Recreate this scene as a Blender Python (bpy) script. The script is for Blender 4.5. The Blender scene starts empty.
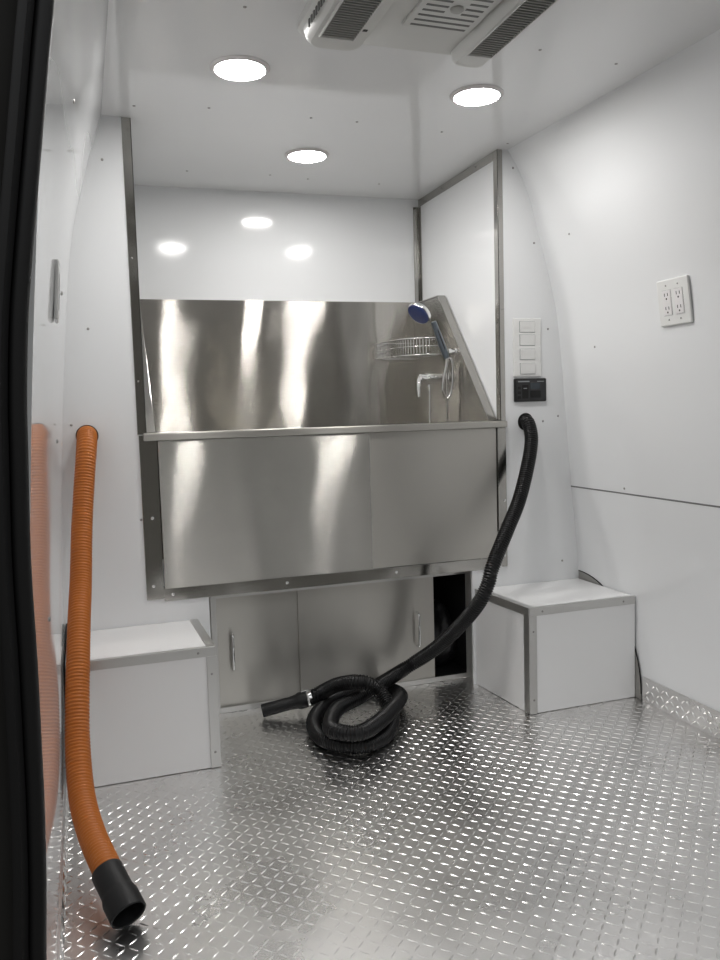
import bpy, bmesh, math, random
from mathutils import Vector, Matrix
random.seed(7)
C = bpy.context.scene.collection
PI = math.pi

# ------------------------------------------------------------------ materials
def new_mat(name):
    m = bpy.data.materials.new(name); m.use_nodes = True
    nt = m.node_tree; b = nt.nodes['Principled BSDF']
    return m, nt, b

def noise_bump(nt, b, scale, strength, dist=0.01, vec=None, detail=2.0, chain=None):
    tc = nt.nodes.new('ShaderNodeTexCoord')
    mp = nt.nodes.new('ShaderNodeMapping')
    nt.links.new(tc.outputs['Object'], mp.inputs['Vector'])
    if vec: mp.inputs['Scale'].default_value = vec
    n = nt.nodes.new('ShaderNodeTexNoise'); n.inputs['Scale'].default_value = scale
    n.inputs['Detail'].default_value = detail
    nt.links.new(mp.outputs['Vector'], n.inputs['Vector'])
    bp = nt.nodes.new('ShaderNodeBump'); bp.inputs['Strength'].default_value = strength
    bp.inputs['Distance'].default_value = dist
    nt.links.new(n.outputs['Fac'], bp.inputs['Height'])
    if chain: nt.links.new(chain.outputs['Normal'], bp.inputs['Normal'])
    nt.links.new(bp.outputs['Normal'], b.inputs['Normal'])
    return bp, n

def plain(name, col, rough=0.5, metal=0.0, spec=0.5, bump=None, coat=0.0):
    m, nt, b = new_mat(name)
    b.inputs['Base Color'].default_value = (*col, 1)
    b.inputs['Roughness'].default_value = rough
    b.inputs['Metallic'].default_value = metal
    b.inputs['Specular IOR Level'].default_value = spec
    b.inputs['Coat Weight'].default_value = coat
    b.inputs['Coat Roughness'].default_value = 0.06
    if bump: noise_bump(nt, b, *bump)
    return m

def panel_white(name, col, rough, wav, spec=0.5):
    m, nt, b = new_mat(name)
    b.inputs['Roughness'].default_value = rough
    b.inputs['Specular IOR Level'].default_value = spec
    tc = nt.nodes.new('ShaderNodeTexCoord')
    n = nt.nodes.new('ShaderNodeTexNoise'); n.inputs['Scale'].default_value = 1.6
    n.inputs['Detail'].default_value = 3
    nt.links.new(tc.outputs['Object'], n.inputs['Vector'])
    mx = nt.nodes.new('ShaderNodeMix'); mx.data_type = 'RGBA'
    mx.inputs[6].default_value = (*col, 1); mx.inputs[7].default_value = (*[c*0.965 for c in col], 1)
    nt.links.new(n.outputs['Fac'], mx.inputs[0]); nt.links.new(mx.outputs[2], b.inputs['Base Color'])
    noise_bump(nt, b, 1.9, wav, 0.05, None, 1.0)
    return m

def stainless(name, col, rough, aniso, wave, wscale=2.2, brush=0.003, tilt=0.0):
    m, nt, b = new_mat(name)
    b.inputs['Base Color'].default_value = (*col, 1)
    b.inputs['Metallic'].default_value = 1.0
    b.inputs['Anisotropic'].default_value = aniso
    b.inputs['Anisotropic Rotation'].default_value = ANISO_ROT
    tg = nt.nodes.new('ShaderNodeTangent'); tg.direction_type = 'UV_MAP'; tg.uv_map = 'UVMap'
    nt.links.new(tg.outputs['Tangent'], b.inputs['Tangent'])
    tc = nt.nodes.new('ShaderNodeTexCoord')
    mp = nt.nodes.new('ShaderNodeMapping'); mp.inputs['Scale'].default_value = (1.2, 1.2, 420)
    nt.links.new(tc.outputs['Object'], mp.inputs['Vector'])
    n = nt.nodes.new('ShaderNodeTexNoise'); n.inputs['Scale'].default_value = 3; n.inputs['Detail'].default_value = 2
    nt.links.new(mp.outputs['Vector'], n.inputs['Vector'])
    mr = nt.nodes.new('ShaderNodeMapRange'); mr.inputs['To Min'].default_value = rough-brush; mr.inputs['To Max'].default_value = rough+brush
    nt.links.new(n.outputs['Fac'], mr.inputs['Value']); nt.links.new(mr.outputs['Result'], b.inputs['Roughness'])
    mp2 = nt.nodes.new('ShaderNodeMapping'); mp2.inputs['Scale'].default_value = (1.0, 1.0, 0.8)
    nt.links.new(tc.outputs['Object'], mp2.inputs['Vector'])
    n2 = nt.nodes.new('ShaderNodeTexNoise'); n2.inputs['Scale'].default_value = wscale; n2.inputs['Detail'].default_value = 1.0
    nt.links.new(mp2.outputs['Vector'], n2.inputs['Vector'])
    bp = nt.nodes.new('ShaderNodeBump'); bp.inputs['Strength'].default_value = wave; bp.inputs['Distance'].default_value = 0.05
    nt.links.new(n2.outputs['Fac'], bp.inputs['Height'])
    if tilt:
        # horizontal brushing: every scratch facet leans a little up or down
        wn = nt.nodes.new('ShaderNodeTexWhiteNoise'); wn.noise_dimensions = '3D'
        sc_ = nt.nodes.new('ShaderNodeVectorMath'); sc_.operation = 'SCALE'; sc_.inputs['Scale'].default_value = 9137.0
        nt.links.new(tc.outputs['Object'], sc_.inputs[0]); nt.links.new(sc_.outputs[0], wn.inputs['Vector'])
        mr2 = nt.nodes.new('ShaderNodeMapRange'); mr2.inputs['To Min'].default_value = -1; mr2.inputs['To Max'].default_value = 1
        nt.links.new(wn.outputs['Value'], mr2.inputs['Value'])
        ab = nt.nodes.new('ShaderNodeMath'); ab.operation = 'ABSOLUTE'; nt.links.new(mr2.outputs['Result'], ab.inputs[0])
        mu = nt.nodes.new('ShaderNodeMath'); mu.operation = 'MULTIPLY'; nt.links.new(mr2.outputs['Result'], mu.inputs[0]); nt.links.new(ab.outputs[0], mu.inputs[1])
        mk_ = nt.nodes.new('ShaderNodeMath'); mk_.operation = 'MULTIPLY'; nt.links.new(mu.outputs[0], mk_.inputs[0]); mk_.inputs[1].default_value = tilt
        cb = nt.nodes.new('ShaderNodeCombineXYZ'); nt.links.new(mk_.outputs[0], cb.inputs['Z'])
        ad = nt.nodes.new('ShaderNodeVectorMath'); ad.operation = 'ADD'
        nt.links.new(bp.outputs['Normal'], ad.inputs[0]); nt.links.new(cb.outputs[0], ad.inputs[1])
        nm = nt.nodes.new('ShaderNodeVectorMath'); nm.operation = 'NORMALIZE'
        nt.links.new(ad.outputs[0], nm.inputs[0]); nt.links.new(nm.outputs[0], b.inputs['Normal'])
    else:
        nt.links.new(bp.outputs['Normal'], b.inputs['Normal'])
    return m

ANISO_ROT = 0.25
WHITE = panel_white('glossy_white_panel', (0.84, 0.85, 0.86), 0.10, 0.10)
WHITE_LEFT = panel_white('glossy_white_left_panel', (0.84, 0.85, 0.86), 0.05, 0.012)
WHITE_CEIL = panel_white('glossy_white_ceiling_panel', (0.84, 0.845, 0.85), 0.06, 0.14)
WHITE_BOX = panel_white('white_box_panel', (0.88, 0.88, 0.88), 0.22, 0.05)
STEEL_BRIGHT = stainless('bright_brushed_stainless', (0.56, 0.54, 0.505), 0.15, 1.0, 0.17, 4.0, tilt=0.45)
STEEL = stainless('brushed_stainless', (0.47, 0.46, 0.43), 0.17, 1.0, 0.24, 3.6, tilt=0.75)
STEEL_DOOR = stainless('satin_stainless', (0.52, 0.505, 0.47), 0.38, 0.9, 0.15, 2.0)
TRIM = stainless('stainless_trim', (0.46, 0.45, 0.425), 0.16, 0.4, 0.3, 5.0)
ALU = plain('aluminium_angle', (0.62, 0.615, 0.60), 0.36, 1.0, 0.5, (60, 0.12, 0.002))
CHROME = plain('chrome', (0.80, 0.80, 0.80), 0.08, 1.0)
SCREW = plain('screw_metal', (0.35, 0.34, 0.33), 0.35, 1.0)
BLACK_GLOSS = plain('black_hose_plastic', (0.006, 0.006, 0.0065), 0.30, 0, 0.3)
BLACK_RUB = plain('black_rubber', (0.008, 0.008, 0.0085), 0.5, 0, 0.35)
BLACK_MATT = plain('black_matt', (0.006, 0.006, 0.006), 0.8)
ORANGE = plain('orange_hose_plastic', (0.47, 0.135, 0.013), 0.42, 0, 0.5)
ABS_WHITE = plain('white_plastic', (0.80, 0.80, 0.785), 0.30)
AC_WHITE = plain('air_conditioner_plastic', (0.62, 0.62, 0.60), 0.33)
AC_DARK = plain('louver_shadow_grey', (0.17, 0.17, 0.165), 0.7)
AC_FIN = plain('louver_fin_grey', (0.42, 0.42, 0.40), 0.45)
LIGHT_RING = plain('light_ring_white', (0.72, 0.69, 0.69), 0.35)
BLUE = plain('blue_spray_face', (0.045, 0.07, 0.22), 0.35)
SHOWER_GREY = plain('grey_blue_handle', (0.16, 0.19, 0.22), 0.3, 0.5)
DOOR_GREY = plain('dark_door_trim', (0.030, 0.029, 0.027), 0.6, 0, 0.5, (9, 0.2, 0.01))
LCD = plain('dark_display', (0.035, 0.045, 0.055), 0.15)
GREY_MARK = plain('grey_print', (0.30, 0.31, 0.32), 0.5)
SLOT = plain('socket_slot', (0.02, 0.018, 0.018), 0.7)
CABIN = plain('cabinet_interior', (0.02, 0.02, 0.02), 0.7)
SEAM = plain('panel_seam_grey', (0.18, 0.18, 0.18), 0.6)

def diamond_mat():
    m, nt, b = new_mat('aluminium_tread_plate')
    b.inputs['Metallic'].default_value = 1.0
    tc = nt.nodes.new('ShaderNodeTexCoord')
    n = nt.nodes.new('ShaderNodeTexNoise'); n.inputs['Scale'].default_value = 5; n.inputs['Detail'].default_value = 5
    nt.links.new(tc.outputs['Object'], n.inputs['Vector'])
    cr = nt.nodes.new('ShaderNodeValToRGB')
    cr.color_ramp.elements[0].position = 0.3; cr.color_ramp.elements[0].color = (0.76, 0.75, 0.74, 1)
    cr.color_ramp.elements[1].position = 0.7; cr.color_ramp.elements[1].color = (0.88, 0.87, 0.86, 1)
    nt.links.new(n.outputs['Fac'], cr.inputs['Fac']); nt.links.new(cr.outputs['Color'], b.inputs['Base Color'])
    mr = nt.nodes.new('ShaderNodeMapRange'); mr.inputs['To Min'].default_value = 0.23; mr.inputs['To Max'].default_value = 0.33
    nt.links.new(n.outputs['Fac'], mr.inputs['Value']); nt.links.new(mr.outputs['Result'], b.inputs['Roughness'])
    noise_bump(nt, b, 260, 0.18, 0.001)
    return m
TREAD = diamond_mat()

ARCH = plain('dull_wheel_arch_metal', (0.42, 0.41, 0.39), 0.42, 1.0, 0.5, (40, 0.5, 0.004))
def emit(name, col, s):
    m, nt, b = new_mat(name)
    b.inputs['Base Color'].default_value = (0.9, 0.9, 0.88, 1)
    b.inputs['Emission Color'].default_value = (*col, 1)
    b.inputs['Emission Strength'].default_value = s
    return m
DIFFUSER = emit('led_diffuser', (1.0, 0.98, 0.955), 66.0)

# ------------------------------------------------------------------ mesh builder
W = {}
class MB:
    def __init__(s): s.v = []; s.f = []
    def add(s, vs, fs):
        n = len(s.v); s.v += [Vector(a) for a in vs]; s.f += [tuple(i+n for i in q) for q in fs]; return s
    def box(s, x0, x1, y0, y1, z0, z1):
        v = [(x, y, z) for z in (z0, z1) for y in (y0, y1) for x in (x0, x1)]
        return s.add(v, [(0,2,3,1),(4,5,7,6),(0,1,5,4),(2,6,7,3),(0,4,6,2),(1,3,7,5)])
    def obox(s, c, ax, hs):
        c = Vector(c); a = [Vector(q).normalized()*h for q, h in zip(ax, hs)]
        v = [c + a[0]*i + a[1]*j + a[2]*k for k in (-1,1) for j in (-1,1) for i in (-1,1)]
        return s.add(v, [(0,2,3,1),(4,5,7,6),(0,1,5,4),(2,6,7,3),(0,4,6,2),(1,3,7,5)])
    def prism(s, poly, d):
        n = len(poly); d = Vector(d); a = [Vector(q) for q in poly]
        return s.add(a + [q+d for q in a], [tuple(range(n))[::-1], tuple(range(n, 2*n))] + [(i, (i+1) % n, (i+1) % n+n, i+n) for i in range(n)])
    def sweep(s, pts, rad, seg=16, caps=True, closed=False):
        pts = [Vector(p) for p in pts]; n = len(pts)
        T = []
        for i in range(n):
            if closed: t = pts[(i+1) % n]-pts[i-1]
            else: t = pts[min(i+1, n-1)]-pts[max(i-1, 0)]
            T.append(t.normalized())
        up = Vector((0,0,1)) if abs(T[0].z) < 0.9 else Vector((1,0,0))
        N = (up - T[0]*up.dot(T[0])).normalized(); base = len(s.v)
        for i in range(n):
            N = (N - T[i]*N.dot(T[i])).normalized(); B = T[i].cross(N)
            r = rad[i] if isinstance(rad, (list, tuple)) else rad
            for k in range(seg):
                a = 2*PI*k/seg; s.v.append(pts[i] + (N*math.cos(a)+B*math.sin(a))*r)
        m = n if closed else n-1
        for i in range(m):
            j = (i+1) % n
            for k in range(seg):
                l = (k+1) % seg
                s.f.append((base+i*seg+k, base+j*seg+k, base+j*seg+l, base+i*seg+l)[::-1])
        if caps and not closed:
            s.f.append(tuple(base+k for k in range(seg)))
            s.f.append(tuple(base+(n-1)*seg+k for k in range(seg))[::-1])
        return s
    def lathe(s, o, axis, prof, seg=32):
        # prof: list of (r, h) along axis from o
        o = Vector(o); ax = Vector(axis).normalized()
        up = Vector((0,0,1)) if abs(ax.z) < 0.9 else Vector((1,0,0))
        N = (up-ax*up.dot(ax)).normalized(); B = ax.cross(N); base = len(s.v)
        for r, h in prof:
            for k in range(seg):
                a = 2*PI*k/seg; s.v.append(o+ax*h+(N*math.cos(a)+B*math.sin(a))*max(r, 1e-5))
        for i in range(len(prof)-1):
            for k in range(seg):
                l = (k+1) % seg
                s.f.append((base+i*seg+k, base+i*seg+l, base+(i+1)*seg+l, base+(i+1)*seg+k))
        s.f.append(tuple(base+k for k in range(seg))[::-1])
        s.f.append(tuple(base+(len(prof)-1)*seg+k for k in range(seg)))
        return s
    def grid(s, rows):
        base = len(s.v); n = len(rows[0])
        for r in rows: s.v += [Vector(p) for p in r]
        for i in range(len(rows)-1):
            for j in range(n-1):
                s.f.append((base+i*n+j, base+i*n+j+1, base+(i+1)*n+j+1, base+(i+1)*n+j))
        return s
    def build(s, name, mat, parent=None, origin=None, bevel=0.0, smooth=None, segs=2, fix=True):
        if origin is None: origin = W[parent.name] if parent else Vector((0,0,0))
        origin = Vector(origin)
        me = bpy.data.meshes.new(name)
        me.from_pydata([v-origin for v in s.v], [], s.f); me.update()
        if fix:
            bm = bmesh.new(); bm.from_mesh(me); bmesh.ops.recalc_face_normals(bm, faces=bm.faces); bm.to_mesh(me); bm.free()
        uv = me.uv_layers.new(name='UVMap')
        for p in me.polygons:
            nx, ny, nz = (abs(q) for q in p.normal)
            for li in p.loop_indices:
                co = me.vertices[me.loops[li].vertex_index].co
                uv.data[li].uv = (co.x, co.y) if nz >= nx and nz >= ny else ((co.x, co.z) if ny >= nx else (co.y, co.z))
        me.materials.append(mat)
        if smooth is not None:
            me.shade_smooth()
            if smooth < 180: me.set_sharp_from_angle(angle=math.radians(smooth))
        o = bpy.data.objects.new(name, me); C.objects.link(o)
        po = W[parent.name] if parent else Vector((0,0,0))
        o.location = origin - po
        if parent: o.parent = parent
        W[o.name] = origin.copy()
        if bevel:
            md = o.modifiers.new('bevel', 'BEVEL'); md.width = bevel; md.segments = segs; md.limit_method = 'ANGLE'
            md.angle_limit = math.radians(35)
        return o

def empty(name, loc, label, cat, group=None):
    o = bpy.data.objects.new(name, None); C.objects.link(o); o.location = loc; o.empty_display_size = 0.05
    W[o.name] = Vector(loc); o['label'] = label; o['category'] = cat
    if group: o['group'] = group
    return o
def tag(o, label, cat, group=None, kind=None):
    o['label'] = label; o['category'] = cat
    if group: o['group'] = group
    if kind: o['kind'] = kind
    return o
def struct(o, label, cat): return tag(o, label, cat, None, 'structure')

def catmull(P, n=12):
    P = [Vector(p) for p in P]; P = [P[0]*2-P[1]] + P + [P[-1]*2-P[-2]]; out = []
    for i in range(1, len(P)-2):
        a, b, c, d = P[i-1:i+3]
        for k in range(n):
            t = k/n
            out.append(0.5*((2*b)+(c-a)*t+(2*a-5*b+4*c-d)*t*t+(3*b-a-3*c+d)*t**3))
    out.append(P[-2]); return out
def resample(P, step):
    L = [0]
    for a, b in zip(P, P[1:]): L.append(L[-1]+(b-a).length)
    n = max(2, int(round(L[-1]/step))); out = []; j = 0
    for i in range(n+1):
        s = L[-1]*i/n
        while j < len(L)-2 and L[j+1] < s: j += 1
        t = (s-L[j])/max(1e-9, L[j+1]-L[j]); out.append(P[j].lerp(P[j+1], min(1, max(0, t))))
    return out
def lin(x, xs, ys):
    if x <= xs[0]: return ys[0]
    for a, b, c, d in zip(xs, xs[1:], ys, ys[1:]):
        if x <= b:
            return c+(d-c)*(x-a)/(b-a)
    return ys[-1]
def smooth_profile(zs, xs, n=40):
    P = catmull([(x, 0, z) for x, z in zip(xs, zs)], 8)
    return P
def screw(parent, p, nrm, r=0.0035, mat=None):
    m = MB(); m.lathe(p, nrm, [(r, -0.001), (r, 0.0008), (r*0.7, 0.0018), (r*0.3, 0.0021)], 10)
    return m.build('screw', mat or SCREW, parent, origin=p, smooth=40)

# ------------------------------------------------------------------ dimensions
YN, YF, YB = 0.93, 2.449, 3.129      # near doorway, bulkhead plane, rear wall of the tub alcove
ZC = 1.791
ZP = [0, .31, .55, .92, 1.20, 1.39, 1.50, 1.585, 1.70, ZC]
LP = [-.088, -.080, -.076, -.053, -.029, -.008, .012, .035, .066, .097]
ZR = [0, .34, .695, .99, 1.214, 1.32, 1.438, 1.55, 1.634, 1.72, ZC]
RP = [1.648, 1.643, 1.610, 1.586, 1.565, 1.546, 1.516, 1.484, 1.460, 1.422, 1.378]
AXL, AXR = 0.172, 1.340              # alcove side walls

def right_x(z, y=YF):
    P = [(p.z, p.x) for p in smooth_profile(ZR, RP)]
    x = lin(z, [a for a, b in P], [b for a, b in P])
    t = min(1, max(0, (YF-y)/0.85)); k = max(0, (z-1.35)/(ZC-1.35))
    return x + 0.048*t*k*k
def left_x(z):
    P = [(p.z, p.x) for p in smooth_profile(ZP, LP)]
    return lin(z, [a for a, b in P], [b for a, b in P])

# ------------------------------------------------------------------ tread plate lozenges
def lozenges(mb, o, u, v, n, U, V, pitch=0.0225, L=0.0118, wd=0.0026, h=0.0012, skip=None):
    o, u, v, n = Vector(o), Vector(u), Vector(v), Vector(n)
    nu, nv = int(U/pitch), int(V/pitch)
    for i in range(nu):
        for j in range(nv):
            cu, cv = (i+0.5)*pitch, (j+0.5)*pitch
            c = o+u*cu+v*cv
            if skip and skip(c): continue
            s = 1 if (i+j) % 2 else -1
            a = (u+v*s).normalized(); b = (u*-s+v).normalized()
            prof = [(-1, 0), (-.62, .72), (0, 1), (.62, .72), (1, 0)]
            base = len(mb.v)
            for t, w in prof:
                if w == 0: mb.v.append(c+a*(L*t)+n*-0.0001); continue
                mb.v.append(c+a*(L*t)-b*(wd*w)+n*-0.0001)
                mb.v.append(c+a*(L*t)+n*(h*w))
                mb.v.append(c+a*(L*t)+b*(wd*w)+n*-0.0001)
            q = base
            mb.f += [(q,q+1,q+2),(q,q+2,q+3)]
            for k in (1, 4): mb.f += [(q+k,q+k+3,q+k+4,q+k+1),(q+k+1,q+k+4,q+k+5,q+k+2)]
            mb.f += [(q+7,q+10,q+8),(q+8,q+10,q+9)]

fl = MB().box(-.12, 1.68, YN, 3.16, -.03, 0)
lozenges(fl, (-.088, 1.0, 0), (1,0,0), (0,1,0), (0,0,1), 1.72, 1.56,
         skip=lambda c: (c.x < .29 and c.y > 2.13) or (c.x > 1.25 and c.y > 2.14))
floor = struct(fl.build('floor', TREAD, smooth=50, fix=True), 'bright aluminium diamond tread plate floor of the van', 'floor')

# ------------------------------------------------------------------ walls and ceiling
def side_wall(fx, P, sgn, ys):
    m = MB(); rows = []; zs = [p.z for p in P]
    zs = sorted(set([round(z, 4) for z in zs]))
    for z in zs: rows.append([(fx(z, y), y, z) for y in ys])
    m.grid(rows)
    rows2 = [[(x+sgn*0.02, y, z) for x, y, z in r] for r in rows]
    m.grid(rows2)
    n, k = len(rows), len(ys); b = n*k
    for i in range(n-1):
        for j in (0, k-1): m.f.append((i*k+j, (i+1)*k+j, b+(i+1)*k+j, b+i*k+j))
    for j in range(k-1):
        for i in (0, n-1): m.f.append((i*k+j, i*k+j+1, b+i*k+j+1, b+i*k+j))
    return m
ys = [YN, 1.2, 1.5, 1.8, 2.1, 2.3, YF+0.01]
wl = struct(side_wall(lambda z, y: left_x(z), smooth_profile(ZP, LP), -1, ys).build('wall_left', WHITE_LEFT, smooth=60),
            'glossy white curved side wall on the left of the van', 'wall')
wr = struct(side_wall(right_x, smooth_profile(ZR, RP), 1, ys).build('wall_right', WHITE, smooth=60),
            'glossy white curved side wall on the right with a thin seam', 'wall')
# seam: upper panel lapping over the lower one
sm = MB(); sm.grid([[(right_x(.659)-0.0004, y, .659) for y in (1.0, YF)], [(right_x(.662)-0.0015, y, .662) for y in (1.0, YF)], [(right_x(.664)-0.0004, y, .664) for y in (1.0, YF)]])
sm.build('panel_seam', SEAM, wr)

ce = MB().box(.085, 1.455, YN, YF+.005, ZC, ZC+.02)
ce.box(AXL-.02, AXR+.02, YF+.005, YB+.035, ZC, ZC+.02)
ceil = struct(ce.build('ceiling', WHITE_CEIL), 'glossy white flat ceiling panel of the van', 'ceiling')

wb = struct(MB().prism([(AXL-.03, YB+.018, .30), (AXR+.03, YB-.018, .30), (AXR+.03, YB+.035, .30), (AXL-.03, YB+.035, .30)], (0, 0, ZC-.30)).build('wall_back', WHITE), 'glossy white wall above the stainless backsplash', 'wall')
struct(MB().box(AXR, AXR+.016, YF+.008, YB-.018, .40, ZC).build('wall_alcove_right', WHITE), 'white side panel of the tub alcove on the right, framed in steel', 'wall')
struct(MB().box(AXL-.016, AXL, YF+.008, YB+.017, .40, ZC).build('wall_alcove_left', WHITE), 'white side panel of the tub alcove on the left', 'wall')
# bulkhead panels either side of the tub
pl = [p for p in smooth_profile(ZP, LP)]
poly = [(.335, YF, 0), (.335, YF, .405), (AXL-.004, YF, .405), (AXL-.004, YF, ZC)] + [(p.x-.004, YF, p.z) for p in reversed(pl)]
bl = struct(MB().prism(poly, (0, .008, 0)).build('wall_bulkhead_left', WHITE), 'white bulkhead panel left of the tub where the orange hose comes out', 'wall')
pr = [p for p in smooth_profile(ZR, RP)]
poly = [(1.222, YF, 0), (1.222, YF, .405), (AXR+.004, YF, .405), (AXR+.004, YF, ZC)] + [(p.x+.004, YF, p.z) for p in reversed(pr)]
br = struct(MB().prism(poly, (0, .008, 0)).build('wall_bulkhead_right', WHITE), 'white bulkhead panel right of the tub with switches and black hose', 'wall')

# steel trims of the alcove
def trim(name, boxes, label, mat=TRIM):
    m = MB()
    for b in boxes: m.box(*b)
    return struct(m.build(name, mat, bevel=0.0008), label, 'trim')
t1 = trim('trim_1', [(AXR-.003, AXR+.016, YF-.003, YF, .40, ZC-.001), (AXR-.003, AXR-.0005, YF-.003, YF+.026, .90, ZC-.001)],
     'steel corner angle on the front right edge of the alcove')
t2 = trim('trim_2', [(AXR-.003, AXR-.0005, YF+.027, YB-.0195, ZC-.03, ZC-.001)], 'steel strip along the ceiling over the right alcove panel')
t3 = trim('trim_3', [(AXR-.003, AXR-.0005, YB-.042, YB-.0195, 1.35, ZC-.031), (AXR-.026, AXR-.0035, YB-.0215, YB-.0185, 1.30, ZC-.031)], 'steel corner angle in the back right corner of the alcove')
t4 = trim('trim_4', [(AXL-.022, AXL+.004, YF-.003, YF, .895, ZC-.001), (AXL+.001, AXL+.004, YF-.003, YF+.026, .895, ZC-.001)], 'steel corner angle on the front left edge of the alcove')
for y in (2.60, 2.88): screw(t2, (AXR-.003, y, ZC-.016), (-1,0,0), 0.003)
for z in (1.27, 1.64): screw(t1, (AXR+.008, YF-.003, z), (0,-1,0), 0.0028)
for z in (1.05, 1.40): screw(t4, (AXL-.012, YF-.003, z), (0,-1,0), 0.0028)

for x, y in [(.18,2.355),(.378,2.32),(.671,2.325),(.81,2.323),(.391,2.922),(.68,2.904),(.824,2.922),(.367,1.74),(1.079,1.757),(1.308,1.777),(1.091,2.342),(1.101,2.926),(1.345,2.39)]:
    screw(ceil, (x, y, ZC), (0,0,-1), 0.0042)
for y, z in [(2.15,.678),(2.283,1.49),(1.55,.70),(2.25,1.13)]:
    screw(wr, (right_x(z, y)-.0003, y, z), (-1,0,.12), 0.0038)
for x, z in [(1.525,1.207),(1.562,.909),(1.502,.893),(1.397,1.734),(1.474,1.493),(1.575,.40)]:
    screw(br, (x, YF, z), (0,-1,0), 0.0038)
for x, z in [(.148,.646),(.093,1.67),(.03,1.20),(-.03,.93)]:
    screw(bl, (x, YF, z), (0,-1,0), 0.0038)
for y, z in [(1.9,1.22),(1.9,.90),(1.5,.60),(1.6,1.52)]:
    screw(wl, (left_x(z)+.0003, y, z), (1,0,-.05), 0.0045)
# holes the two hoses come through
MB().lathe((.011, YF-.0004, .898), (0,-1,0), [(.031, 0), (.031, .0008)], 32).build('hose_opening', BLACK_MATT, bl)
MB().lathe((1.434, YF-.0004, .893), (0,-1,0), [(.030, 0), (.030, .0008)], 32).build('hose_opening', BLACK_MATT, br)

# kick plates
def kick(name, x, sg, y0, y1, h, label):
    m = MB().box(*sorted((x, x-sg*.0025)), y0, y1, 0.0, h)
    lozenges(m, (x-sg*.0025, y0, .002), (0,1,0), (0,0,1), (-sg,0,0), y1-y0, h-.002, pitch=.0225, L=.0105, h=.0022)
    return struct(m.build(name, TREAD, smooth=50), label, 'kick plate')
kick('baseboard_right', 1.645, 1, .96, 2.10, .078, 'diamond plate kick strip along the floor at the right wall')
kick('baseboard_left', -.086, -1, .96, 2.08, .070, 'diamond plate kick strip along the floor at the left wall')

# wheel arch plates against the side walls
def arch(x, sg, label):
    cy, cz, R = 2.445, .02, .339; n = 40
    pts = []
    for i in range(n+1):
        a = PI - PI*i/n*1.0
        y = cy+R*math.cos(a); z = cz+R*math.sin(a)
        if y <= YF-.002: pts.append((y, max(z, .001)))
    yy = YF-.002; pts.append((yy, cz+math.sqrt(R*R-(yy-cy)**2)))
    m = MB(); P = [(x, cy-R, .001)] + [(x, y, z) for y, z in pts] + [(x, yy, .001)]
    m.prism(P, (-sg*.003, 0, 0))
    rim = MB().sweep([Vector((x-sg*.0015, y, z)) for y, z in pts], .0022, 6)
    o = tag(m.build('wheel_arch_plate', ARCH, origin=(x, cy, .001)), label, 'wheel arch')
    rim.build('edge_seal', BLACK_RUB, o)
    return o
arch(1.6435, 1, 'curved metal wheel arch plate rising behind the right white box')
arch(-.0755, -1, 'curved metal wheel arch plate rising behind the left white box')

# ------------------------------------------------------------------ tub
tub = empty('grooming_tub', (.756, YF, .40), 'large stainless steel grooming tub built into the alcove, with tall backsplash', 'tub')
m = MB().box(.153, .203, YF-.004, YF-.0005, .405, .893)
fl_l = m.build('side_flange', TRIM, tub, bevel=.0006)
m = MB().box(1.322, 1.354, YF-.0075, YF-.0035, .405, .8745)
fl_r = m.build('side_flange', TRIM, tub, bevel=.0006)
m = MB().box(.2035, 1.3215, YF-.004, YF-.0005, .398, .434)
m.box(.2035, 1.3215, YF-.0005, YF+.07, .396, .400)
fl_b = m.build('bottom_flange', TRIM, tub, bevel=.0006)
for x, z in [(.180,.649),(.174,.446)]: screw(fl_l, (x, YF-.004, z), (0,-1,0), .0045, CHROME)
for x, z in [(1.346,.629),(1.344,.439)]: screw(fl_r, (x, YF-.0075, z), (0,-1,0), .0045, CHROME)
for x, z in [(.229,.416),(.579,.417),(.946,.417)]: screw(fl_b, (x, YF-.004, z), (0,-1,0), .0045, CHROME)
MB().box(.206, .864, YF-.011, YF-.005, .436, .876).build('front_panel', STEEL, tub, bevel=.0012)
MB().box(.846, 1.318, YF-.0045, YF+.001, .436, .876).build('front_panel', STEEL_DOOR, tub, bevel=.0008)
MB().box(.166, 1.357, YF-.015, YF+.022, .877, .899).build('rim', STEEL_DOOR, tub, bevel=.003)
# basin
b = MB().box(AXL+.003, AXR-.003, YF+.023, YB-.029, .519, .523)
b.box(AXL+.003, AXR-.003, YF+.018, YF+.022, .52, .877)
b.build('basin', STEEL, tub)
MB().prism([(AXL+.002, YB+.008, .524), (AXR-.002, YB-.027, .524), (AXR-.002, YB-.019, .524), (AXL+.002, YB+.016, .524)], (0, 0, .856)).build('backsplash', STEEL_BRIGHT, tub, bevel=.0012)
def side_splash(x0, x1, xf0, xf1):
    y0, y1, ya, z0, z1 = YF+.024, YB-(.0285 if x0 > 1 else -.0065), 2.868, .526, 1.370
    p = [(x0, y0, z0), (x0, y1, z0), (x0, y1, z1), (x0, ya, z1), (x0, y0, .898)]
    o = MB().prism(p, (x1-x0, 0, 0)).build('side_splash', STEEL, tub, bevel=.0008)
    d = Vector((0, y0-ya, .898-z1)).normalized(); nn = Vector((0, -d.z, d.y)) if False else Vector((0, d.z, -d.y))
    c = Vector(((xf0+xf1)/2, (y0+ya)/2, (.898+z1)/2+.0)) + nn*.003
    L = Vector((0, y0-ya, .898-z1)).length/2
    f = MB().obox(c, [(1,0,0), d, nn], [abs(xf1-xf0)/2, L, .0025])
    f.obox(((xf0+xf1)/2, (ya+y1)/2, z1+.003), [(1,0,0),(0,1,0),(0,0,1)], [abs(xf1-xf0)/2, (y1-ya)/2, .0025])
    f.build('splash_edge', TRIM, o, bevel=.0008)
side_splash(1.305, 1.311, 1.304, 1.335)
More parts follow.
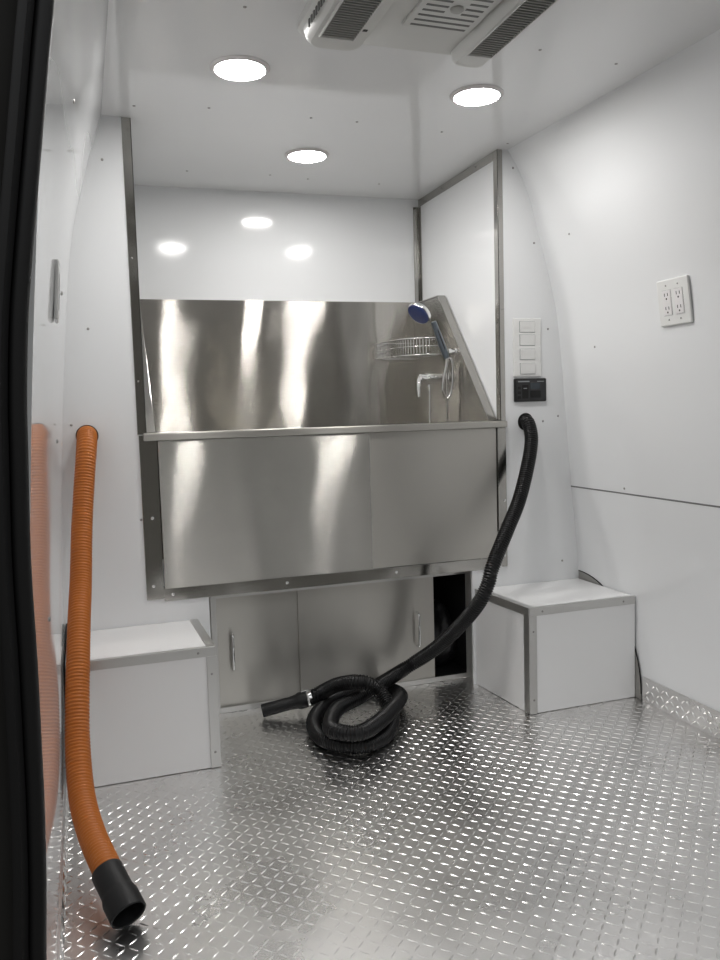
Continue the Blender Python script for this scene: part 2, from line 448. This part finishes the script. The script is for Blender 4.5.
side_splash(AXL+.024, AXL+.030, AXL+.0055, AXL+.031)

# ------------------------------------------------------------------ cabinet under the tub
YC = 2.525
cab = empty('under_tub_cabinet', (.80, YC, 0), 'stainless cabinet under the tub with sliding doors, open at the right', 'cabinet')
m = MB()
m.box(.340, .366, YC-.004, YC, .001, .380); m.box(1.232, 1.262, YC-.004, YC, .001, .380)
m.box(.366, 1.232, YC-.004, YC, .372, .392); m.box(.366, 1.232, YC-.004, YC, .001, .018)
m.box(.340, .343, YF+.010, YC-.004, .001, .392); m.box(1.259, 1.262, YF+.010, YC-.004, .001, .392)
m.box(.343, 1.259, YF+.075, YC-.004, .392, .394)
m.build('frame', ALU, cab, bevel=.0006)
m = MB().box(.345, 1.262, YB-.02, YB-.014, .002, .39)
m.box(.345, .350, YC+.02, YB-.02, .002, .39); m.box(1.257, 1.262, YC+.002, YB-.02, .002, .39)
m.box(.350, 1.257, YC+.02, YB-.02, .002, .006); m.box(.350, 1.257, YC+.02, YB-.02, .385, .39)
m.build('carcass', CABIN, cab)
def handle(p, hgt, parent, name='handle'):
    x, y, z = p; q = []
    for k in range(7):
        a = PI/2*k/6; q.append((x, y-.004-.018*math.sin(a), z+hgt/2-.010+.010*(math.cos(a))))
    P = [(x, y, z+hgt/2)] + [(x, y-.012, z+hgt/2), (x, y-.020, z+hgt/2-.003), (x, y-.024, z+hgt/2-.010), (x, y-.024, z), (x, y-.024, z-hgt/2+.010), (x, y-.020, z-hgt/2+.003), (x, y-.012, z-hgt/2), (x, y, z-hgt/2)]
    return MB().sweep(P, 0.0044, 12).build(name, CHROME, parent, smooth=50)
d1 = MB().box(.352, .645, YC+.008, YC+.013, .014, .375).build('door', STEEL_DOOR, cab, bevel=.0006)
handle((.412, YC+.008, .196), .118, d1)
d2 = MB().box(.631, 1.112, YC+.001, YC+.006, .014, .375).build('door', STEEL_DOOR, cab, bevel=.0006)
handle((1.047, YC+.001, .196), .118, d2)
# dark bag inside
bm = bmesh.new(); bmesh.ops.create_icosphere(bm, subdivisions=4, radius=1)
bagv = []
for v in bm.verts:
    c = v.co; k = 1+.10*math.sin(5*c.x+3*c.z)+.06*math.sin(9*c.y+4*c.z)
    z = .125+.13*c.z*(1.0 if c.z > 0 else .9)
    bagv.append(Vector((1.185+.062*c.x*k*(1-.25*c.z), 2.66+.08*c.y*k, max(.0075, z))))
mbag = MB(); mbag.add(bagv, [tuple(v.index for v in f.verts) for f in bm.faces]); bm.free()
BAG = plain('black_bag_film', (0.014, 0.014, 0.015), 0.45, 0, 0.5, (22, .8, .02))
tag(mbag.build('storage_bag', BAG, origin=(1.185, 2.66, .007), smooth=180), 'black bag standing inside the open right end of the cabinet', 'bag')

# ------------------------------------------------------------------ white wheel boxes
def wheel_box(xl_f, xl_b, xr_f, xr_b, side, label):
    zt, yf, yb = .332, 2.134, YF-.002
    o = empty('wheel_box', ((xl_f+xr_f)/2, yf, 0), label, 'box', 'white boxes over the wheel arches')
    q = .0015
    p = [(xl_f, yf, q), (xr_f, yf, q), (xr_b, yb, q), (xl_b, yb, q)]
    MB().prism(p, (0, 0, zt-q-.006)).build('body', WHITE_BOX, o, bevel=.001)
    p = [(xl_f, yf, zt-.006), (xr_f, yf, zt-.006), (xr_b, yb, zt-.006), (xl_b, yb, zt-.006)]
    MB().prism(p, (0, 0, .006)).build('top_panel', WHITE_BOX, o, bevel=.001)
    w, t = .024, .0022
    fr = MB().box(xl_f, xr_f, yf-t, yf-.0002, zt-w, zt+.0012); fr.box(xl_f, xr_f, yf-.0002, yf+.010, zt+.0002, zt+.0016)
    tf = fr.build('front_trim', ALU, o, bevel=.0005)
    cx_f, cx_b, s = (xl_f, xl_b, -1) if side == 'L' else (xr_f, xr_b, 1)
    pts = [(cx_f, yf, zt-w), (cx_b, yb, zt-w), (cx_b, yb, zt+.0012), (cx_f, yf, zt+.0012)]
    sd = MB().prism(pts, (s*t, 0, 0))
    pts = [(cx_f+s*t, yf, zt+.0002), (cx_b+s*t, yb, zt+.0002), (cx_b-s*.022, yb, zt+.0002), (cx_f-s*.022, yf, zt+.0002)]
    sd.prism(pts, (0, 0, .0016)); ts = sd.build('side_trim', ALU, o, bevel=.0004)
    v = MB(); a, b_ = sorted((cx_f+s*t, cx_f-s*w)); v.box(a, b_, yf-t-.0016, yf-t+.0001, .002, zt-w)
    a, b_ = sorted((cx_f+s*.0002, cx_f+s*(t+.001)))
    dx = (cx_b-cx_f)*.026/(yb-yf)
    v.prism([(cx_f, yf-.0025, .002), (cx_f+dx, yf+.026, .002), (cx_f+dx, yf+.026, zt-w), (cx_f, yf-.0025, zt-w)], (s*(t+.0006), 0, 0))
    tc = v.build('corner_trim', ALU, o, bevel=.0005)
    for x in (cx_f-s*.045, (xr_f if side == 'L' else xl_f)+s*.045): screw(tf, (x, yf-t, zt-.012), (0,-1,0), .0035)
    screw(ts, (cx_f+s*(t), yf+.03, zt-.012), (s,0,0), .0035)
    for z in (.26, .045): screw(tc, (cx_f-s*.012, yf-t-.0016, z), (0,-1,0), .0032)
    return o
wheel_box(1.255, 1.232, 1.6395, 1.6360, 'L', 'low white box with metal edging in the right corner under the black hose')
wheel_box(-.074, -.074, .302, .296, 'R', 'low white box with metal edging on the left beside the orange hose')

# ------------------------------------------------------------------ hoses
def corrugated(pts, r, pitch, depth, spp=5, seg=22, r_end=None):
    P = resample(catmull(pts, 14), pitch/spp)
    rad = [r - depth*(0.5-0.5*math.cos(2*PI*(i % spp)/spp)) for i in range(len(P))]
    return MB().sweep(P, rad, seg), P
og = [(.011,2.462,.898),(.0105,2.43,.895),(.006,2.385,.853),(-.006,2.34,.753),(-.017,2.29,.649),(-.026,2.21,.529),(-.034,2.12,.449),(-.041,2.03,.366),(-.046,1.97,.298),(-.050,1.90,.212),(-.045,1.80,.135),(-.028,1.70,.097),(-.004,1.60,.076),(.010,1.550,.060)]
mo, PO = corrugated(og, .0282, .0086, .0032)
oh = empty('extractor_hose', PO[0], 'orange corrugated hose hanging from the left bulkhead with a black end cuff', 'hose')
mo.build('hose', ORANGE, oh, smooth=180)
e = PO[-1]; d = (PO[-1]-PO[-4]).normalized(); d = (d+Vector((.12,-.02,-.22))).normalized()
cf = MB().lathe(e-d*.040, d, [(.0290,0),(.0305,.004),(.0305,.050),(.0315,.056),(.0345,.066),(.0345,.104),(.0325,.106),(.0305,.104),(.0300,.062),(.024,.058)], 36)
cf.build('end_cuff', BLACK_RUB, oh, smooth=40)

bh = [(1.434,2.462,.893),(1.433,2.43,.889),(1.424,2.395,.835),(1.389,2.36,.752),(1.326,2.31,.644),(1.253,2.26,.558),(1.177,2.215,.459),(1.157,2.21,.405),(1.133,2.225,.345),(1.100,2.29,.262),(1.045,2.37,.170),(.966,2.43,.098),
      (.844,2.369,.075),(.759,2.318,.064),(.680,2.272,.058),(.624,2.165,.062),(.610,2.075,.073),(.67,2.032,.075),(.768,2.113,.073),(.870,2.254,.062),(.918,2.380,.035),(.900,2.470,.026),(.840,2.500,.0255),(.765,2.468,.0255),(.677,2.403,.0255),(.606,2.281,.0255),(.593,2.16,.0255),(.639,2.083,.0255),(.703,2.062,.0255),(.786,2.125,.0255),
      (.825,2.205,.048),(.810,2.262,.095),(.774,2.275,.122),(.745,2.29,.125),(.705,2.345,.105),(.672,2.39,.075),(.632,2.408,.052)]
mk, PK = corrugated(bh, .0232, .0078, .0036)
bo = empty('vacuum_hose', PK[0], 'black corrugated hose from the right bulkhead, coiled on the floor', 'hose')
mk.build('hose', BLACK_GLOSS, bo, smooth=180)
e = PK[-1]; d = (Vector((.485, 2.428, .026))-e).normalized()
MB().lathe(e-d*.020, d, [(.0245,0),(.0245,.012),(.0258,.013),(.0258,.014)], 28).build('hose_band', BLACK_RUB, bo, smooth=40)
MB().lathe(e-d*.004, d, [(.0258,0),(.0265,.001),(.0265,.013),(.0258,.014)], 28).build('hose_clamp', CHROME, bo, smooth=40)
MB().lathe(e+d*.012, d, [(.0255,0),(.0262,.006),(.0262,.024),(.022,.034),(.0195,.060),(.0200,.062),(.0205,.142),(.0175,.144),(.0165,.120),(.014,.115)], 28).build('nozzle', BLACK_RUB, bo, smooth=40)
MB().obox(e+d*.020+Vector((.0,0,.026)), [d, d.cross(Vector((0,0,1))), (0,0,1)], [.010,.006,.004]).build('clamp_buckle', CHROME, bo, bevel=.001)

# ------------------------------------------------------------------ ceiling lights
def downlight(x, y, label):
    o = empty('ceiling_light', (x, y, ZC), label, 'light', 'round recessed ceiling lights')
    MB().lathe((x, y, ZC-.0003), (0,0,-1), [(.073,0),(.073,.002),(.069,.006),(.0625,.007),(.0605,.0045),(.0605,.001)], 48).build('frame', LIGHT_RING, o, smooth=40)
    MB().lathe((x, y, ZC-.0018), (0,0,-1), [(.060,0),(.060,.0032),(.050,.0046)], 48).build('diffuser', DIFFUSER, o, smooth=60)
    return o
downlight(.412, 2.039, 'round lit ceiling light nearest the left wall')
downlight(1.060, 2.048, 'round lit ceiling light beside the right end of the air conditioner')
downlight(.748, 2.655, 'round lit ceiling light farthest back, close to the tub')

# ------------------------------------------------------------------ air conditioner
ac = empty('air_conditioner', (.715, 1.5, ZC), 'white ceiling air conditioner with slatted vents, above the doorway side', 'air conditioner')
x0, x1, y0, y1 = .487, .943, 1.18, 1.800
def round_rect(x0, x1, y0, y1, r, z, n=6):
    pts = []
    for cx, cy, a0 in ((x1-r, y0+r, -PI/2), (x1-r, y1-r, 0), (x0+r, y1-r, PI/2), (x0+r, y0+r, PI)):
        for k in range(n+1):
            a = a0+PI/2*k/n; pts.append((cx+r*math.cos(a), cy+r*math.sin(a), z))
    return pts
def loft(loops):
    m = MB(); n = len(loops[0])
    for l in loops: m.v += [Vector(p) for p in l]
    for i in range(len(loops)-1):
        for k in range(n): m.f.append((i*n+k, i*n+(k+1) % n, (i+1)*n+(k+1) % n, (i+1)*n+k))
    m.f.append(tuple(range(n))[::-1]); m.f.append(tuple((len(loops)-1)*n+k for k in range(n)))
    return m
loft([round_rect(x0, x1, y0, y1, .035, ZC-.0005), round_rect(x0, x1, y0, y1, .035, ZC-.016), round_rect(x0+.008, x1-.008, y0+.008, y1-.008, .03, ZC-.022)]).build('base_cover', AC_WHITE, ac, smooth=35)
def pod(a, b_, y_end, g0, g1, gy, r=.022, sl=.006):
    zt, zb = ZC-.0225, ZC-.048
    lp = [round_rect(a, b_, y0+.02, y_end, r, zt), round_rect(a+sl*.5, b_, y0+.02, y_end, r, zb+.008), round_rect(a+sl+.004, b_-.006, y0+.026, y_end-.006, r-.004, zb)]
    o = loft(lp).build('vent_housing', AC_WHITE, ac, smooth=35)
    MB().box(g0, g1, y0+.06, gy, zb-.0008, zb+.0002).build('vent_opening', AC_DARK, o)
    f = MB(); n = 46; yy = y0+.065
    step = (gy-yy)/n
    for k in range(n):
        f.obox(((g0+g1)/2, yy+step*(k+.5), zb-.003), [(1,0,0),(0,1,-.55),(0,.55,1)], [(g1-g0)/2, .0009, .0032])
    f.build('louver', AC_FIN, o)
    fr = MB(); 
    for q in ((g0-.004, g0, y0+.056, gy+.004), (g1, g1+.004, y0+.056, gy+.004), (g0, g1, gy, gy+.004), (g0, g1, y0+.056, y0+.060)):
        fr.box(*q, zb-.0062, zb+.0002)
    fr.build('louver_frame', AC_WHITE, o, bevel=.001)
    return o
pod(.494, .628, 1.782, .522, .594, 1.712, .036, .012)
pod(.853, .937, 1.790, .866, .924, 1.712)
for xx in (.4935,):
    f = MB()
    for k in range(26): f.obox((xx, 1.70-k*.018, ZC-.034), [(1,0,0),(0,1,0),(0,0,1)], [.0012,.004,.008])
    f.build('side_slot', AC_DARK, ac)
cg = MB().box(.690, .845, y0+.03, 1.672, ZC-.030, ZC-.0222)
cgo = cg.build('filter_grille', AC_WHITE, ac, bevel=.003)
f = MB()
for k in range(18):
    yy = 1.655-k*.0215
    if 3 <= k <= 5:
        f.box(.703, .752, yy-.0035, yy+.0035, ZC-.0306, ZC-.0299); f.box(.790, .830, yy-.0035, yy+.0035, ZC-.0306, ZC-.0299)
    else: f.box(.703, .830, yy-.0035, yy+.0035, ZC-.0306, ZC-.0299)
f.build('grille_slot', AC_DARK, cgo)
MB().lathe((.771, 1.570, ZC-.030), (0,0,-1), [(.014,0),(.014,.004),(.011,.006)], 20).build('latch', AC_FIN, cgo, smooth=40)
MB().box(.600, .612, 1.668, 1.677, ZC-.0487, ZC-.0478).build('sensor_window', SLOT, ac)

# ------------------------------------------------------------------ switches, panel, outlets
sw = empty('switch_panel', (1.441, YF, 1.144), 'tall white wall plate with four rocker switches right of the alcove', 'switch')
MB().box(1.387, 1.495, YF-.007, YF-.0003, 1.046, 1.242).build('wall_plate', ABS_WHITE, sw, bevel=.003)
rk = None
for z in (1.213, 1.169, 1.121, 1.073):
    m = MB().box(1.4105, 1.4695, YF-.0076, YF-.0065, z-.019, z+.019); fr = m.build('switch_gap', GREY_MARK, sw, origin=(1.44, YF, z))
    m = MB().prism([(1.412, YF-.0076, z-.0175), (1.412, YF-.0095, z-.0175), (1.412, YF-.0125, z+.0175), (1.412, YF-.0076, z+.0175)], (.056, 0, 0))
    m.build('rocker', ABS_WHITE, sw, origin=(1.44, YF, z), bevel=.0008)
for x in (1.394, 1.488):
    for z in (1.19, 1.145, 1.096): screw(sw, (x, YF-.007, z), (0,-1,0), .0022, ABS_WHITE)

cp = empty('control_panel', (1.450, YF, 1.0), 'small black control panel directly under the white switch plate', 'control panel')
MB().box(1.388, 1.512, YF-.010, YF-.0003, .961, 1.040).build('housing', plain('black_abs', (.010,.010,.011), .35), cp, bevel=.004)
MB().box(1.394, 1.506, YF-.0112, YF-.0099, .967, 1.034).build('face_plate', plain('black_face', (.016,.016,.018), .3), cp, bevel=.001)
MB().box(1.448, 1.484, YF-.0120, YF-.0111, 1.004, 1.024).build('display', LCD, cp)
MB().box(1.447, 1.487, YF-.0125, YF-.0111, .974, .998).build('rocker', BLACK_RUB, cp, bevel=.001)
for z in (.976, .992, 1.008): MB().box(1.399, 1.411, YF-.0125, YF-.0111, z-.005, z+.005).build('button', BLACK_RUB, cp, bevel=.001)
MB().box(1.416, 1.440, YF-.0120, YF-.0111, .972, 1.018).build('breaker', BLACK_MATT, cp, bevel=.0005)
MB().box(1.421, 1.434, YF-.0124, YF-.0119, 1.005, 1.0075).build('marking', GREY_MARK, cp)
MB().box(1.4005, 1.444, YF-.0118, YF-.0111, 1.0275, 1.0315).build('printed_line', GREY_MARK, cp)
MB().box(1.474, 1.500, YF-.0118, YF-.0111, 1.0280, 1.0305).build('printed_line', GREY_MARK, cp)

# outlet on the sloping right wall
zc_, yc_ = 1.222, 1.860
xa, xb_ = right_x(1.165, yc_), right_x(1.285, yc_)
upv = Vector((xb_-xa, 0, .12)).normalized(); av = Vector((0, -1, 0)); nv = upv.cross(av)
if nv.x > 0: nv = -nv
oc = Vector(((xa+xb_)/2-.001, yc_, zc_))
oc.x = min(right_x(1.165, yc_), right_x(1.225, yc_), (xa+xb_)/2)
ot = empty('power_outlet', oc, 'white double outlet plate with four sockets on the right wall', 'power outlet')
MB().obox(oc+nv*.004, [av, upv, nv], [.062, .063, .004]).build('wall_plate', ABS_WHITE, ot, bevel=.003)
for sx in (-1, 1):
    c = oc+av*(sx*.0235)+nv*.0088
    ins = MB().obox(c, [av, upv, nv], [.0165, .034, .0012]).build('socket_insert', plain('socket_white_%d' % sx, (.82,.80,.80), .35), ot, bevel=.001)
    g = MB().obox(c-nv*.0012, [av, upv, nv], [.0180, .0355, .0004]).build('insert_gap', GREY_MARK, ot)
    for sz in (-1, 1):
        cc = c+upv*(sz*.0185)+nv*.0013
        s = MB()
        for k in (-1, 1): s.obox(cc+av*(k*.0062)+upv*.004, [av, upv, nv], [.0012, .0042, .0003])
        s.lathe(cc-upv*.0075-nv*.0003, nv, [(.0026,0),(.0026,.0006)], 12)
        s.build('socket_slots', SLOT, ins)
    for sz in (-1, 1): screw(ot, oc+av*(sx*.0235)+upv*(sz*.047)+nv*.008, nv, .0024)

# small plate on the left wall
zz = 1.165; xw = left_x(zz)
mp_ = empty('wall_vent_plate', (xw, 1.50, zz), 'narrow white cover plate on the left wall near the doorway', 'cover plate')
MB().obox((xw+.0035, 1.50, zz), [(1,0,-.07),(0,1,0),(.07,0,1)], [.0035,.035,.050]).build('cover', ABS_WHITE, mp_, bevel=.004)
MB().obox((xw+.0071, 1.50, zz), [(1,0,-.07),(0,1,0),(.07,0,1)], [.0006,.008,.030]).build('slot', GREY_MARK, mp_)

# ------------------------------------------------------------------ shower fittings
XS = 1.305
mx = empty('mixer_tap', (XS, 2.80, 1.06), 'chrome mixer tap on the right side splash of the tub', 'tap')
MB().lathe((XS-.0005, 2.80, 1.058), (-1,0,0), [(.030,0),(.030,.004),(.024,.010),(.0200,.012),(.0200,.060),(.0230,.062),(.0230,.084),(.0190,.086),(.0190,.108),(.014,.114)], 28).build('body', CHROME, mx, smooth=35)
MB().sweep([(XS-.104,2.80,1.066),(XS-.114,2.795,1.05),(XS-.119,2.79,1.025),(XS-.120,2.785,.990)], [.0105,.010,.0085,.007], 14).build('lever', CHROME, mx, smooth=50)
MB().lathe((XS-.070, 2.80, 1.045), (0,0,-1), [(.010,0),(.010,.020),(.0085,.022),(.0085,.030)], 18).build('hose_outlet', CHROME, mx, smooth=35)

bk = tag(MB().lathe((XS-.0005, 2.712, 1.150), (-1,0,0), [(.014,0),(.014,.004),(.009,.006),(.009,.022),(.013,.024),(.013,.034),(.006,.036)], 20).build('shower_bracket', CHROME, origin=(XS, 2.712, 1.150), smooth=35),
    'chrome bracket on the right side splash holding the shower head', 'bracket')
hb = Vector((1.263, 2.706, 1.128)); ht = Vector((1.204, 2.690, 1.262)); hd = (ht-hb).normalized()
sh = empty('handheld_shower', hb, 'handheld shower with a blue face, chrome hose, resting in its bracket', 'shower')
MB().lathe(hb, hd, [(.009,0),(.0105,.004),(.0125,.035),(.0120,.075),(.0105,.110),(.010,.140)], 20).build('handle', SHOWER_GREY, sh, smooth=50)
MB().obox(hb+hd*.07+Vector((0,-.0115,0)), [hd, (0,0,1), (0,1,0)], [.038,.005,.0015]).build('grip_strip', BLACK_RUB, sh, bevel=.001)
fd = Vector((-.66,-.24,-.70)).normalized(); hc = ht+hd*.016+Vector((-.048,-.004,.008))
MB().lathe(hc-fd*.020, fd, [(.012,0),(.026,.003),(.040,.009),(.045,.015),(.045,.024),(.0435,.0265)], 36).build('head_shell', CHROME, sh, smooth=50)
fc = MB().lathe(hc+fd*.0060, fd, [(.041,0),(.041,.0025),(.035,.004)], 36).build('spray_face', BLUE, sh, smooth=50)
for ring, cnt in ((.010, 6), (.018, 12), (.026, 18)):
    a1 = fd.orthogonal().normalized(); a2 = fd.cross(a1); nz_ = MB()
    for k in range(cnt):
        a = 2*PI*k/cnt; nz_.lathe(hc+fd*.0098+(a1*math.cos(a)+a2*math.sin(a))*ring, fd, [(.0014,0),(.001,.0012)], 6)
    nz_.build('nozzle_ring', SHOWER_GREY, fc)
hp = [hb+hd*.002, (1.262,2.708,1.10), (1.254,2.712,1.058), (1.250,2.716,1.010), (1.268,2.722,.980), (1.286,2.722,1.005), (1.291,2.716,1.058), (1.288,2.712,1.110), (1.280,2.716,1.128), (1.274,2.726,1.108), (1.276,2.735,1.04), (1.279,2.742,.95), (1.277,2.755,.80), (1.262,2.785,.70), (1.240,2.80,.70), (1.232,2.80,.80), (1.234,2.80,.95), (1.235,2.80,1.016)]
PH = resample(catmull(hp, 10), .0016)
MB().sweep(PH, [.0056 if i % 2 else .0050 for i in range(len(PH))], 10).build('hose', CHROME, sh, smooth=180)

rk = empty('wire_basket', (XS, 2.95, 1.16), 'chrome wire corner basket in the back right corner of the tub', 'basket')
def rail(z, s=1.0):
    base = [(1.303,2.84),(1.262,2.846),(1.22,2.862),(1.185,2.895),(1.160,2.945),(1.145,3.01),(1.138,3.075),(1.136,3.116)]
    return resample(catmull([(1.303-(1.303-x)*s, 3.098-(3.116-y)*s, z) for x, y in base], 10), .006)
top, bot = rail(1.212), rail(1.150)
m = MB().sweep(top, .0032, 10); m.sweep(bot, .0026, 10); m.sweep(rail(1.182), .0018, 8)
for pts in ([(1.301,2.824,1.212),(1.301,3.096,1.212),(1.136,3.096,1.212)], [(1.301,2.824,1.150),(1.301,3.096,1.150),(1.136,3.096,1.150)]): m.sweep(pts, .0024, 8)
m.build('rail', CHROME, rk, smooth=50)
for i in range(3, len(top)-2, 2):
    a = top[i]; b_ = min(bot, key=lambda q: (Vector((q.x,q.y))-Vector((a.x,a.y))).length)
    MB().sweep([a, b_], .0018, 6).build('upright_wire', CHROME, rk, smooth=50)
for i in range(1, 9):
    y = 2.824+.0303*i
    xs_ = [p for p in bot if abs(p.y-y) < .02]
    if not xs_: continue
    x = min(xs_, key=lambda p: abs(p.y-y)).x
    MB().sweep([(1.301, y, 1.151), (x, y, 1.151)], .0015, 6).build('floor_wire', CHROME, rk, smooth=50)

# ------------------------------------------------------------------ doorway: rubber seal and open door
sp = [(.06,1.90),(.028,1.62),(.006,1.45),(-.003,1.367),(-.010,1.318),(-.018,1.26),(-.025,1.21),(-.036,1.131),(-.046,1.051),(-.052,.97),(-.054,.918),(-.058,.804),(-.058,.698),(-.059,.611),(-.060,.545),(-.063,.456),(-.068,.367),(-.074,.20),(-.080,0.0),(-.082,-.10)]
sp = catmull([(x, .90, z) for x, z in reversed(sp)], 4)
def ribbon(profile):
    m = MB(); rows = []
    for p in sp: rows.append([(p.x+a, p.y+b, p.z) for a, b in profile])
    n = len(profile)
    for r in rows: m.v += [Vector(q) for q in r]
    for i in range(len(rows)-1):
        for k in range(n): m.f.append((i*n+k, i*n+(k+1) % n, (i+1)*n+(k+1) % n, (i+1)*n+k))
    m.f.append(tuple(range(n))); m.f.append(tuple((len(rows)-1)*n+k for k in range(n)))
    return m
circ = [(-.009+.009*math.cos(a*PI/8), .009*math.sin(a*PI/8)) for a in range(16)]
seal = struct(ribbon(circ).build('trim_5', BLACK_RUB, smooth=60), 'black rubber seal around the van doorway at the left edge', 'seal')
ribbon([(-.018, -.006), (-.018, .014), (-.033, .014), (-.033, -.010), (-.029, -.013), (-.024, -.013)]).build('seal_lip', BLACK_RUB, seal, smooth=40)
dr = MB(); rows = []
dp = ribbon([(-.034, .010), (-.034, .020), (-.30, .020), (-.30, -.005), (-.06, -.005), (-.05, .004)])
door = struct(dp.build('door_1', DOOR_GREY, smooth=40), 'dark inner side of the open van door at the far left edge', 'door')
ribbon([(-.052, -.010), (-.052, -.0055), (-.075, -.0055), (-.075, -.012), (-.07, -.014), (-.057, -.014)]).build('door_seal', BLACK_RUB, door, smooth=40)

# ------------------------------------------------------------------ world: dim outdoors behind the open doorway
SKY = 0.8
w = bpy.data.worlds.new('World'); bpy.context.scene.world = w; w.use_nodes = True
nt = w.node_tree; bg = nt.nodes['Background']
tc = nt.nodes.new('ShaderNodeTexCoord'); sep = nt.nodes.new('ShaderNodeSeparateXYZ')
nt.links.new(tc.outputs['Generated'], sep.inputs[0])
mr = nt.nodes.new('ShaderNodeMapRange'); mr.inputs['From Min'].default_value = -1; mr.inputs['From Max'].default_value = 1
nt.links.new(sep.outputs['Z'], mr.inputs['Value'])
cr = nt.nodes.new('ShaderNodeValToRGB')
e_ = cr.color_ramp.elements
e_[0].position = 0.0; e_[0].color = (0.07, 0.068, 0.062, 1)
e_[1].position = 1.0; e_[1].color = (SKY, SKY*1.01, SKY*1.02, 1)
e1 = e_.new(0.60); e1.color = (0.055, 0.053, 0.048, 1)
e2 = e_.new(0.78); e2.color = (SKY*.8, SKY*.81, SKY*.82, 1)
nt.links.new(mr.outputs['Result'], cr.inputs['Fac']); nt.links.new(cr.outputs['Color'], bg.inputs['Color'])
bg.inputs['Strength'].default_value = 1.0

# ------------------------------------------------------------------ camera
cam = bpy.data.cameras.new('camera'); co = bpy.data.objects.new('camera', cam); C.objects.link(co)
fwd = Vector((0.3199598, 0.94349781, -0.08624163)); rt = Vector((0.94585135, -0.32335461, -0.02840809)); up = Vector((0.0546896, 0.07248232, 0.99586915))
M = Matrix(((rt.x, up.x, -fwd.x, 0), (rt.y, up.y, -fwd.y, 0), (rt.z, up.z, -fwd.z, .95), (0,0,0,1)))
co.matrix_world = M
cam.sensor_width = 36; cam.lens = 811.18*36/960; cam.clip_start = .01; cam.clip_end = 100
sc = bpy.context.scene; sc.camera = co
sc.view_settings.view_transform = 'Standard'; sc.view_settings.look = 'None'
sc.view_settings.gamma = 1; sc.view_settings.use_curve_mapping = False
sc.view_settings.exposure = 0.76
sc.cycles.max_bounces = 14; sc.cycles.glossy_bounces = 8; sc.cycles.diffuse_bounces = 8
sc.cycles.sample_clamp_indirect = 8.0
